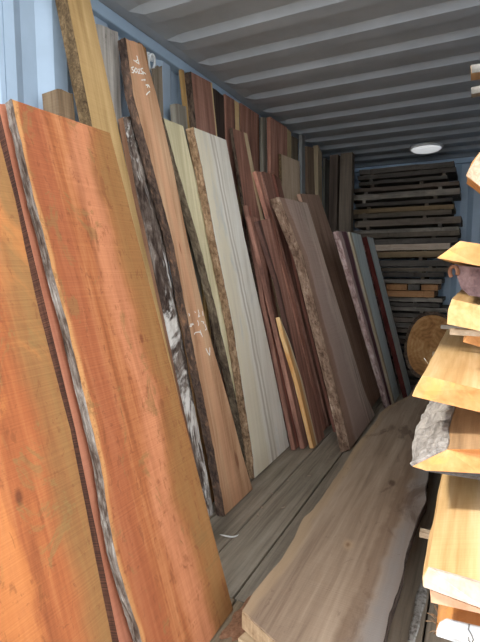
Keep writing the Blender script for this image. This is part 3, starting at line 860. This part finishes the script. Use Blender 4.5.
end_slab('board', 'topmost grey board end at the right border', [(471, 73.5, 1.7), (470.5, 65.5, 1.7), (480, 64, 1.7), (480, 72.5, 1.7)], 2, .06, M_brownunder, 'board', endmat=M_grey)
end_slab('board', 'thin grey board end second from the top at the right border', [(471.5, 94, 1.7), (471, 87.5, 1.7), (480, 85.5, 1.7), (480, 92.5, 1.7)], 2, .035, M_grey, 'board')
end_slab('live_edge_board', 'pale slab end with orange underside below the two grey board ends', [(466, 176, 1.6), (468, 171, 1.6), (473, 161, 1.62), (480, 152, 1.6), (480, 187, 1.56), (474, 182, 1.58)], 3, .14, M_end, endmat=M_palebark)
end_slab('live_edge_board', 'orange slab end with a sharp tip pointing left, level with the camera', [(437, 258, 1.40), (448, 250, 1.40), (460, 241, 1.41), (480, 244, 1.36), (480, 266, 1.36)], 3, 1.6, M_pine, endmat=M_end)
r5, r5p, r5o = end_slab('live_edge_board', 'purplish-brown slab with a rounded lower corner and curled bark', [(457, 277, 1.48), (455, 265, 1.48), (480, 267.5, 1.45), (480, 297, 1.45), (469, 295.5, 1.47), (461, 288, 1.48)], 2, 1.7, M_endp)
cur = at_y(453, 272, 1.47) - r5o
tag(tube('bark_curl', [(cur.x + .012 * math.cos(a) * (1 - .1 * a), cur.y + .002 * a, cur.z + .016 * math.sin(a)) for a in [i * .28 - .6 for i in range(18)]], .0055, bark('red brown bark', [(90, 60, 46), (130, 92, 72), (160, 124, 100)], 1.5), r5), 'curl of loose bark')
end_slab('live_edge_board', 'thick pale yellow slab end under the purplish-brown one', [(447, 324, 1.50), (448, 310, 1.50), (452, 299, 1.50), (480, 305.5, 1.45), (480, 331, 1.45)], 3, 1.6, M_pine, barkm=None, endmat=M_pine)
end_slab('offcut', 'short orange board end in the gap above the widest pale slab', [(463, 342, 1.68), (470, 331, 1.68), (480, 333, 1.66), (480, 347, 1.66)], 2, .2, M_end, 'offcut')
end_slab('live_edge_board', 'widest pale slab of the right stack, with an orange slanting end', [(412, 396, 1.45), (414, 391, 1.45), (423, 375, 1.45), (480, 389, 1.37), (480, 412, 1.37)], 3, 1.7, M_pine, endmat=M_end)
end_slab('live_edge_board', 'slab with thick silver-grey bark and a small orange sawn end', [(412, 466, 1.35), (447, 449, 1.35), (480, 449, 1.31), (480, 473, 1.31), (425, 470, 1.35)], 2, 1.6, M_brownunder, barkm=M_greybark, bark_seg=(0, 1), endmat=M_end, bulge=.022, jit=.008)
end_slab('board', 'thin dark board standing in for the shadow under the silver-barked slab', [(424, 471, 1.42), (424.5, 468, 1.42), (480, 473, 1.42), (480, 480, 1.42)], 2, 1.6, wood('dark grey', (66, 64, 64), (92, 90, 90), (116, 114, 112)), 'board')  # dark board put in for the shadow beneath the silver-barked slab
end_slab('live_edge_board', 'wide pale yellow slab with whitish end, front of the lower right stack', [(423, 586, 1.12), (422.5, 577, 1.12), (428, 566, 1.12), (480, 581, 1.06), (480, 607, 1.06)], 3, 1.9, M_pine, endmat=M_endw)
end_slab('live_edge_board', 'pinkish slab end tucked below the whitish-ended slab', [(431, 602.5, 1.14), (430, 590, 1.14), (480, 609, 1.09), (480, 613.5, 1.09)], 2, 1.8, M_endp2)
r12, r12p, r12o = end_slab('live_edge_board', 'lowest slab end at the bottom right, white-painted end with shaggy fibres', [(436, 635, 1.2), (436, 630, 1.2), (439, 622, 1.2), (446, 618, 1.2), (480, 626, 1.16), (480, 647, 1.16), (455, 641, 1.19)], 4, 1.8, M_end, endmat=plain('white end sealer', (204, 208, 212), .7, 0, .08, 30))
for i in range(9):
    p = at_y(437 + random.uniform(-2, 5), 624 + random.uniform(-10, 8), 1.2 + random.uniform(0, .12)) - r12o
    d = Vector((random.uniform(-.028, -.006), random.uniform(-.03, .03), random.uniform(-.03, .03)))
    tag(tube('bark_fibre', [p, p + d * .5 + Vector((0, 0, .004)), p + d], .0012, M_tanbark, r12, 5), None)
hk = at_y(469, 629, 1.16)
hook = tube('wire_hook', [(0, 0, .02), (-.001, -.001, .008), (.006, -.003, -.002), (.010, -.004, -.012), (.007, -.005, -.02), (.001, -.004, -.018), (0, -.003, -.010)], .0018, plain('steel wire', (120, 118, 114), .4, .9), None, 6)
hook.location = hk + Vector((0, -.012, 0)); tag(hook, 'small bent wire hook on the white-painted slab end', 'hook')

# stickers (spacer laths) whose ends show between the slabs
def lath(label, pa, pb, w_, mat, name='spacer_lath'):
    a, b = Vector(pa), Vector(pb)
    d = (b - a); L_ = d.length; d.normalize()
    n = 8
    m_, _ = slab_mesh(name, [(L_ * i / n, -w_ / 2, L_ * i / n, w_ / 2) for i in range(n + 1)], w_ * .6, wl=.001, wr=.001, seed=pa[1] * 9)
    o = link(name, m_, mat)
    X = d.cross(Vector((0, 0, 1))).normalized(); Z = X.cross(d)
    o.matrix_world = Matrix(((X.x, d.x, Z.x, a.x), (X.y, d.y, Z.y, a.y), (X.z, d.z, Z.z, a.z), (0, 0, 0, 1)))
    return tag(o, label, 'spacer', 'spacer laths in the right stack')
p = at_y(450, 328.5, 1.60); lath('whitish spacer block end under the thick pale yellow slab', p, p + Vector((.4, 0, 0)), .03, M_palebark)
p = at_y(441, 325, 1.95); lath('thin grey lath end poking out left under the thick pale yellow slab', p, p + Vector((.42, 0, 0)), .022, M_grey)
p = at_y(432.5, 352, 2.45); lath('pale stub of a lath beside the widest pale slab', p, p + Vector((.5, 0, 0)), .03, M_palebark)
p = at_y(420, 530, 1.655); lath('pale lath end sticking out left of the wide yellow slab', p, p + Vector((.08, 0, 0)), .03, M_palebark)
nl = at_y(424, 358, 1.85)
nail = tube('nail', [(0, 0, 0), (.008, 0, -.011), (.016, .002, -.022)], .0016, plain('nail steel', (190, 186, 178), .4, .8), None, 6)
nail.location = nl; tag(nail, 'thin bright nail beside the widest pale slab', 'nail')

# rough timbers at the bottom of that stack
M_rough = bark('rough brown timber', [(70, 58, 46), (104, 88, 72), (138, 118, 98)], .8, .2, .7)
def runner(label, xa, xb, ya, yb, za, zb, mat):
    n = 40
    m_, _ = slab_mesh('rough_timber', [(ya + (yb - ya) * i / n - ya, -(xb - xa) / 2, (yb - ya) * i / n, (xb - xa) / 2) for i in range(n + 1)], zb - za, wl=.012, wr=.006, wf=6, seed=za * 40 + xa)
    o = link('rough_timber', m_, mat); o.location = ((xa + xb) / 2, ya, zb)
    return tag(o, label, 'timber', 'rough timbers under the right stack')
runner('rough brown timber lying on the floor under the right stack', 1.525, 2.0, 1.75, 3.3, .001, .125, M_rough)
runner('rough brown timber on top of the floor timber under the right stack', 1.535, 2.0, 1.7, 3.2, .127, .25, M_rough)

# ================================================================== STACK AGAINST THE END WALL
END = 'dark slabs stacked before the end wall'
ends = [452, 454, 446, 458, 459, 452, 454, 452, 462, 460, 461, 459, 452, 450, 455, 452, 447, 445, 449, 438, 447, 444, 452, 440, 446, 449, 443, 450, 446, 448, 444, 450, 447, 449, 445, 450]
ordw = ['topmost', 'second', 'third', 'fourth', 'fifth', 'sixth', 'seventh', 'eighth', 'ninth', 'tenth', 'eleventh', 'twelfth', 'thirteenth', 'fourteenth', 'fifteenth', 'sixteenth', 'seventeenth', 'eighteenth', 'nineteenth', 'twentieth']
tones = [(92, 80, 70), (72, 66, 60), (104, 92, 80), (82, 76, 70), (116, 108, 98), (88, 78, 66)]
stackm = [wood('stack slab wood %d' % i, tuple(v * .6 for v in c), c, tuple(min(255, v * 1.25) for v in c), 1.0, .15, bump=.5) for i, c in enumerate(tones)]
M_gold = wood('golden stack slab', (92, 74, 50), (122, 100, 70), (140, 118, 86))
M_pal = wood('pale stack slab', (132, 112, 94), (170, 150, 130), (190, 172, 152))
M_org = wood('orange stack offcut', (122, 80, 44), (156, 106, 62), (176, 126, 80))
SY0, SY1 = 5.06, 5.60
nlay = 35
zt = 2.25
ths = [random.uniform(.028, .056) for _ in range(nlay)]
gaps = [random.choice((.006, .012, .02, .026)) for _ in range(nlay)]
kk = (zt - .004) / (sum(ths) + sum(gaps[:-1]))
ths = [v * kk for v in ths]; gaps = [v * kk for v in gaps]
tops = [zt - sum(ths[:i]) - sum(gaps[:i]) for i in range(nlay)]
for i in range(nlay):
    top = tops[i]; th = ths[i]
    xr_ = at_y(ends[i % len(ends)], 200, SY0).x
    zmid = top - th / 2
    if abs(zmid - at_y(410, 290, SY0).z) == min(abs(tops[j] - ths[j] / 2 - at_y(410, 290, SY0).z) for j in range(nlay)):
        xq = [at_y(v, 290, SY0).x for v in (368, 385, 386, 407, 408, 420, 421, 438)]
        for k_, (lb, mt) in enumerate((('dark offcut end beside the left orange one, above the round log slice', stackm[1]), ('orange sawn offcut end, the left one above the round log slice', M_org),
                ('dark offcut end between the two orange ones, above the round log slice', stackm[3]), ('orange sawn offcut end, the right one above the round log slice', M_org))):
            tag(box('offcut', (xq[2 * k_], SY0 + .01 * (k_ % 2), top - th), (xq[2 * k_ + 1], SY1 - .08, top - .001), mt, None, .004), lb, 'offcut', 'offcut ends in the end wall stack')
        for xx in (xq[0] + .03, xq[7] - .07):
            tag(box('spacer_lath', (xx, SY0 + .05, top - th - gaps[i] + .0005), (xx + .035, SY1 - .1, top - th - .0005), stackm[2]), 'short spacer lath between dark slabs of the end wall stack', 'spacer', 'spacer laths in the end wall stack')
        continue
    xl = .38 + random.uniform(-.04, .06)
    n = 26
    slope = random.uniform(-.008, .008) if i else .0
    L_ = xr_ - xl
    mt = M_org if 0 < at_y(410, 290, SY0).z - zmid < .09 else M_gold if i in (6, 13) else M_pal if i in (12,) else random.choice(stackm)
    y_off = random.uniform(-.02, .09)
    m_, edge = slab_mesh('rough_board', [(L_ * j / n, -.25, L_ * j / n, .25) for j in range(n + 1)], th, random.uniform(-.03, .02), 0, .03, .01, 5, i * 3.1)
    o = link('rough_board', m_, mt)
    # local y runs along +x of the room, local x (left edge = front) runs along +y
    o.matrix_world = Matrix.Translation((xl, SY0 + .25 + y_off, top)) @ Matrix(((0, 1, 0, 0), (1, 0, 0, 0), (0, 0, 1, 0), (0, 0, 0, 1)))
    me_ = o.data
    if i < 20: lb = 'dark slab in the stack before the end wall, %s from the top' % ordw[i] if i else 'topmost dark slab in the stack before the end wall'
    else: lb = 'dark slab in the stack before the end wall, %s from the floor' % (ordw[nlay - 1 - i] if nlay - 1 - i else 'lowest')
    lb = lb.replace('topmost from the floor', 'lowest, on the floor')
    tag(o, lb, 'slab', END)
    bmf = bmesh.new(); bmf.from_mesh(me_); bmesh.ops.reverse_faces(bmf, faces=bmf.faces); bmesh.ops.recalc_face_normals(bmf, faces=bmf.faces); bmf.to_mesh(me_); bmf.free()
    # spacers below each slab (two, the right one seen)
    if i < nlay - 1:
        xs_ = (xl + .12, xr_ - random.uniform(.12, .3))
        for k_, xx in enumerate(xs_):
            s_ = box('spacer_lath', (xx, SY0 + .02 + y_off, top - th - gaps[i] + .0005), (xx + .035, SY1 - .05, top - th - .0005), stackm[(i + k_) % 6])
            tag(s_, 'short spacer lath between dark slabs of the end wall stack', 'spacer', 'spacer laths in the end wall stack')

# log slice leaning before the stack
def log_slice():
    rx, rz, th = .25, .32, .07
    c = Vector((1.25, 4.80, .158 + rz))
    n, V, F = 64, [], []
    def rad(a): return 1 + .06 * n3(math.cos(a) * 1.3, math.sin(a) * 1.3, 2) + .10 * (abs(math.sin(2 * a)) ** 2) * .5
    def ringpts(sc, y):
        return [(rx * sc * rad(2 * math.pi * i / n) * math.cos(2 * math.pi * i / n), y, rz * sc * rad(2 * math.pi * i / n) * math.sin(2 * math.pi * i / n)) for i in range(n)]
    V = ringpts(.93, -.001) + ringpts(.93, th)
    F = [tuple(range(n)), tuple(n + i for i in range(n))] + [(i, (i + 1) % n, n + (i + 1) % n, n + i) for i in range(n)]
    g = NT('log slice face', .8, .2)
    ob = g.n('ShaderNodeTexCoord').outputs['Object']
    sp = g.n('ShaderNodeVectorMath', operation='LENGTH'); g.set(sp.inputs[0], g.mapping(ob, (0.02, 0, .03), (1.3, 0, 1.0)))
    n1 = g.noise(ob, 6, 5, .6)
    rr = g.math('ADD', sp.outputs[1], g.math('MULTIPLY', n1, .07))
    wv = g.math('SINE', g.math('MULTIPLY', rr, 150))
    c1 = g.ramp(g.math('ADD', g.math('MULTIPLY', wv, .03), g.noise(ob, 7, 6, .7, 1.2)), [(.35, lin((128, 88, 50))), (.5, lin((164, 118, 72))), (.68, lin((188, 146, 98)))])
    g.color(c1)
    o = link('log_slice', mesh('log_slice', V, F), g.m)
    # bark ring
    V2 = ringpts(1.03, -.0) + ringpts(.925, -.004) + ringpts(.925, th + .004) + ringpts(1.03, th)
    for i, v in enumerate(V2):
        V2[i] = (v[0] * (1 + .03 * n3(v[0] * 30, v[2] * 30, 1)) if i < n or i >= 3 * n else v[0], v[1], v[2] * (1 + .02 * n3(v[0] * 30, v[2] * 30, 7)) if i < n or i >= 3 * n else v[2])
    F2 = []
    for k in range(4):
        for i in range(n):
            F2.append((k * n + i, k * n + (i + 1) % n, ((k + 1) % 4) * n + (i + 1) % n, ((k + 1) % 4) * n + i))
    link('bark_ring', mesh('bark_ring', V2, F2), M_dkbark, o)
    o.location = c
    o.rotation_euler = (math.radians(-14), 0, 0)
    tag(o, 'upright round log slice with dark bark, leaning on the end wall stack', 'log slice')
    return o
log_slice()
# dome lamp on the ceiling
lc = Vector((1.10, 5.0, H + .001))
lamp = bpy.data.objects.new('ceiling_lamp', None); lamp.location = lc; COL.objects.link(lamp)
tag(lamp, 'round white ceiling lamp near the end wall', 'lamp')
def lathe(name, prof, mat, parent, n=40, sx=1.0, sy=1.0):
    V, F = [], []
    for r, z in prof:
        for i in range(n):
            a = 2 * math.pi * i / n
            V.append((r * math.cos(a) * sx, r * math.sin(a) * sy, z))
    for k in range(len(prof) - 1):
        for i in range(n): F.append((k * n + i, k * n + (i + 1) % n, (k + 1) * n + (i + 1) % n, (k + 1) * n + i))
    F.append(tuple(range(n))); F.append(tuple((len(prof) - 1) * n + i for i in range(n)))
    return link(name, mesh(name, V, F, smooth=True), mat, parent)
M_diff = plain('frosted diffuser', (236, 238, 238), .25, 0, .02)
M_diff.node_tree.nodes['Principled BSDF'].inputs['Emission Color'].default_value = (.95, .98, 1, 1)
M_diff.node_tree.nodes['Principled BSDF'].inputs['Emission Strength'].default_value = .2     # a weak lamp that is on
lathe('lamp_base', [(.15, .003), (.155, -.008), (.15, -.02), (.135, -.022)], M_white, lamp)
lathe('diffuser', [(.138, -.015), (.136, -.026), (.118, -.04), (.08, -.05), (.03, -.054)], M_diff, lamp)

# ================================================================== SMALL THINGS ON THE FLOOR
shv = at_z(229, 534, .004)
sh = tube('wood_shaving', [(.05 * math.cos(a), .03 * math.sin(a), .003 + .006 * math.sin(a * 1.5) ** 2) for a in [math.pi * (.2 + .65 * i / 14) for i in range(15)]], .0045, plain('pale shaving', (206, 204, 198), .8), None, 6, False, lambda q: .25 + .75 * math.sin(math.pi * q))
sh.location = shv; sh.rotation_euler = (0, 0, 3.6)
tag(sh, 'curled whitish shaving on the floor by the chalk-marked plank', 'shaving')
chips = [((258, 515), 'tan wood chip on the floor left of the big slab, nearest the tan plank foot'), ((283, 508), 'slim wood chip on the floor beside the big slab edge'), ((288, 481), 'tan wood chip on the floor in front of the whitish slab'), ((309, 476), 'wood chip on the floor furthest right of the chips'), ((262, 508), 'wood chip lying in the worn groove of the floor'), ((272, 494), 'wood chip at the upper end of the worn groove')]
for i, (pp, lb) in enumerate(chips):
    p = at_z(*pp, .0)
    L_ = random.uniform(.010, .018)
    V = [(-L_, -.003, 0), (L_ * .9, -.005, 0), (L_, .003, 0), (-L_ * .7, .005, 0), (-L_ * .9, -.002, .003), (L_ * .8, -.004, .004), (L_ * .85, .002, .003), (-L_ * .6, .004, .004)]
    o = link('wood_chip', mesh('wood_chip', V, [(0, 1, 2, 3), (4, 5, 6, 7), (0, 1, 5, 4), (1, 2, 6, 5), (2, 3, 7, 6), (3, 0, 4, 7)]), M_pal)
    o.location = (p.x, p.y, .0005); o.rotation_euler = (0, 0, random.uniform(0, 3.1))
    tag(o, lb, 'wood chip', 'wood chips on the floor')
# reddish sawdust at the foot of the wide orange-red slab
def dust():
    g = NT('red sawdust', .95, .05)
    ob = g.n('ShaderNodeTexCoord').outputs['Object']
    g.color(g.ramp(g.noise(ob, 60, 6, .7), [(.35, lin((136, 100, 76))), (.65, lin((178, 136, 108)))]))
    n, V, F = 40, [(0, 0, .004)], []
    for k in (1, 2, 3):
        for i in range(n):
            a = 2 * math.pi * i / n
            r = (1 + .45 * n3(math.cos(a) * 2.2, math.sin(a) * 2.2, 5)) * k / 3
            V.append((.05 * r * math.cos(a), .13 * r * math.sin(a), (.004, .0025, 0)[k - 1] + .0015 * n3(a * 5, k * 3, 1) * (k < 3)))
    F += [(0, 1 + i, 1 + (i + 1) % n) for i in range(n)]
    for k in range(2):
        F += [(1 + k * n + i, 1 + k * n + (i + 1) % n, 1 + (k + 1) * n + (i + 1) % n, 1 + (k + 1) * n + i) for i in range(n)]
    F.append(tuple(1 + 2 * n + i for i in range(n)))
    o = link('sawdust', mesh('sawdust', V, F), g.m)
    o.location = (.955, 1.36, .0005)
    tag(o, 'reddish sawdust on the floor at the foot of the wide orange-red slab', 'sawdust', None, 'stuff')
dust()
# whitish plaster smear on the floor between the big slab and the right stack
def smear():
    g = NT('whitish plaster', .95, .05)
    ob = g.n('ShaderNodeTexCoord').outputs['Object']
    g.color(g.ramp(g.noise(ob, 45, 7, .75), [(.38, lin((110, 104, 96))), (.55, lin((176, 174, 168)))]))
    V, F = [], []
    n = 30
    for i in range(n + 1):
        q = i / n
        p = at_z(411 + 22 * q ** .9, 642 - 105 * q, .0)
        w_ = (.016 + .012 * n3(q * 6, 3, 1)) * (.35 + .65 * math.sin(math.pi * min(1, q * 1.1 + .15)))
        V += [(p.x - w_, p.y, .0004), (p.x - w_ * .6, p.y, .003), (p.x + w_ * .6, p.y, .003), (p.x + w_, p.y, .0004)]
    for i in range(n):
        for c in range(4): F.append((i * 4 + c, i * 4 + (c + 1) % 4, i * 4 + 4 + (c + 1) % 4, i * 4 + 4 + c))
    F += [(0, 1, 2, 3), tuple(n * 4 + c for c in range(4))]
    o = link('plaster_smear', mesh('plaster_smear', V, F), g.m)
    tag(o, 'whitish plaster smear on the floor between the big slab and right stack', 'smear', None, 'stuff')
smear()
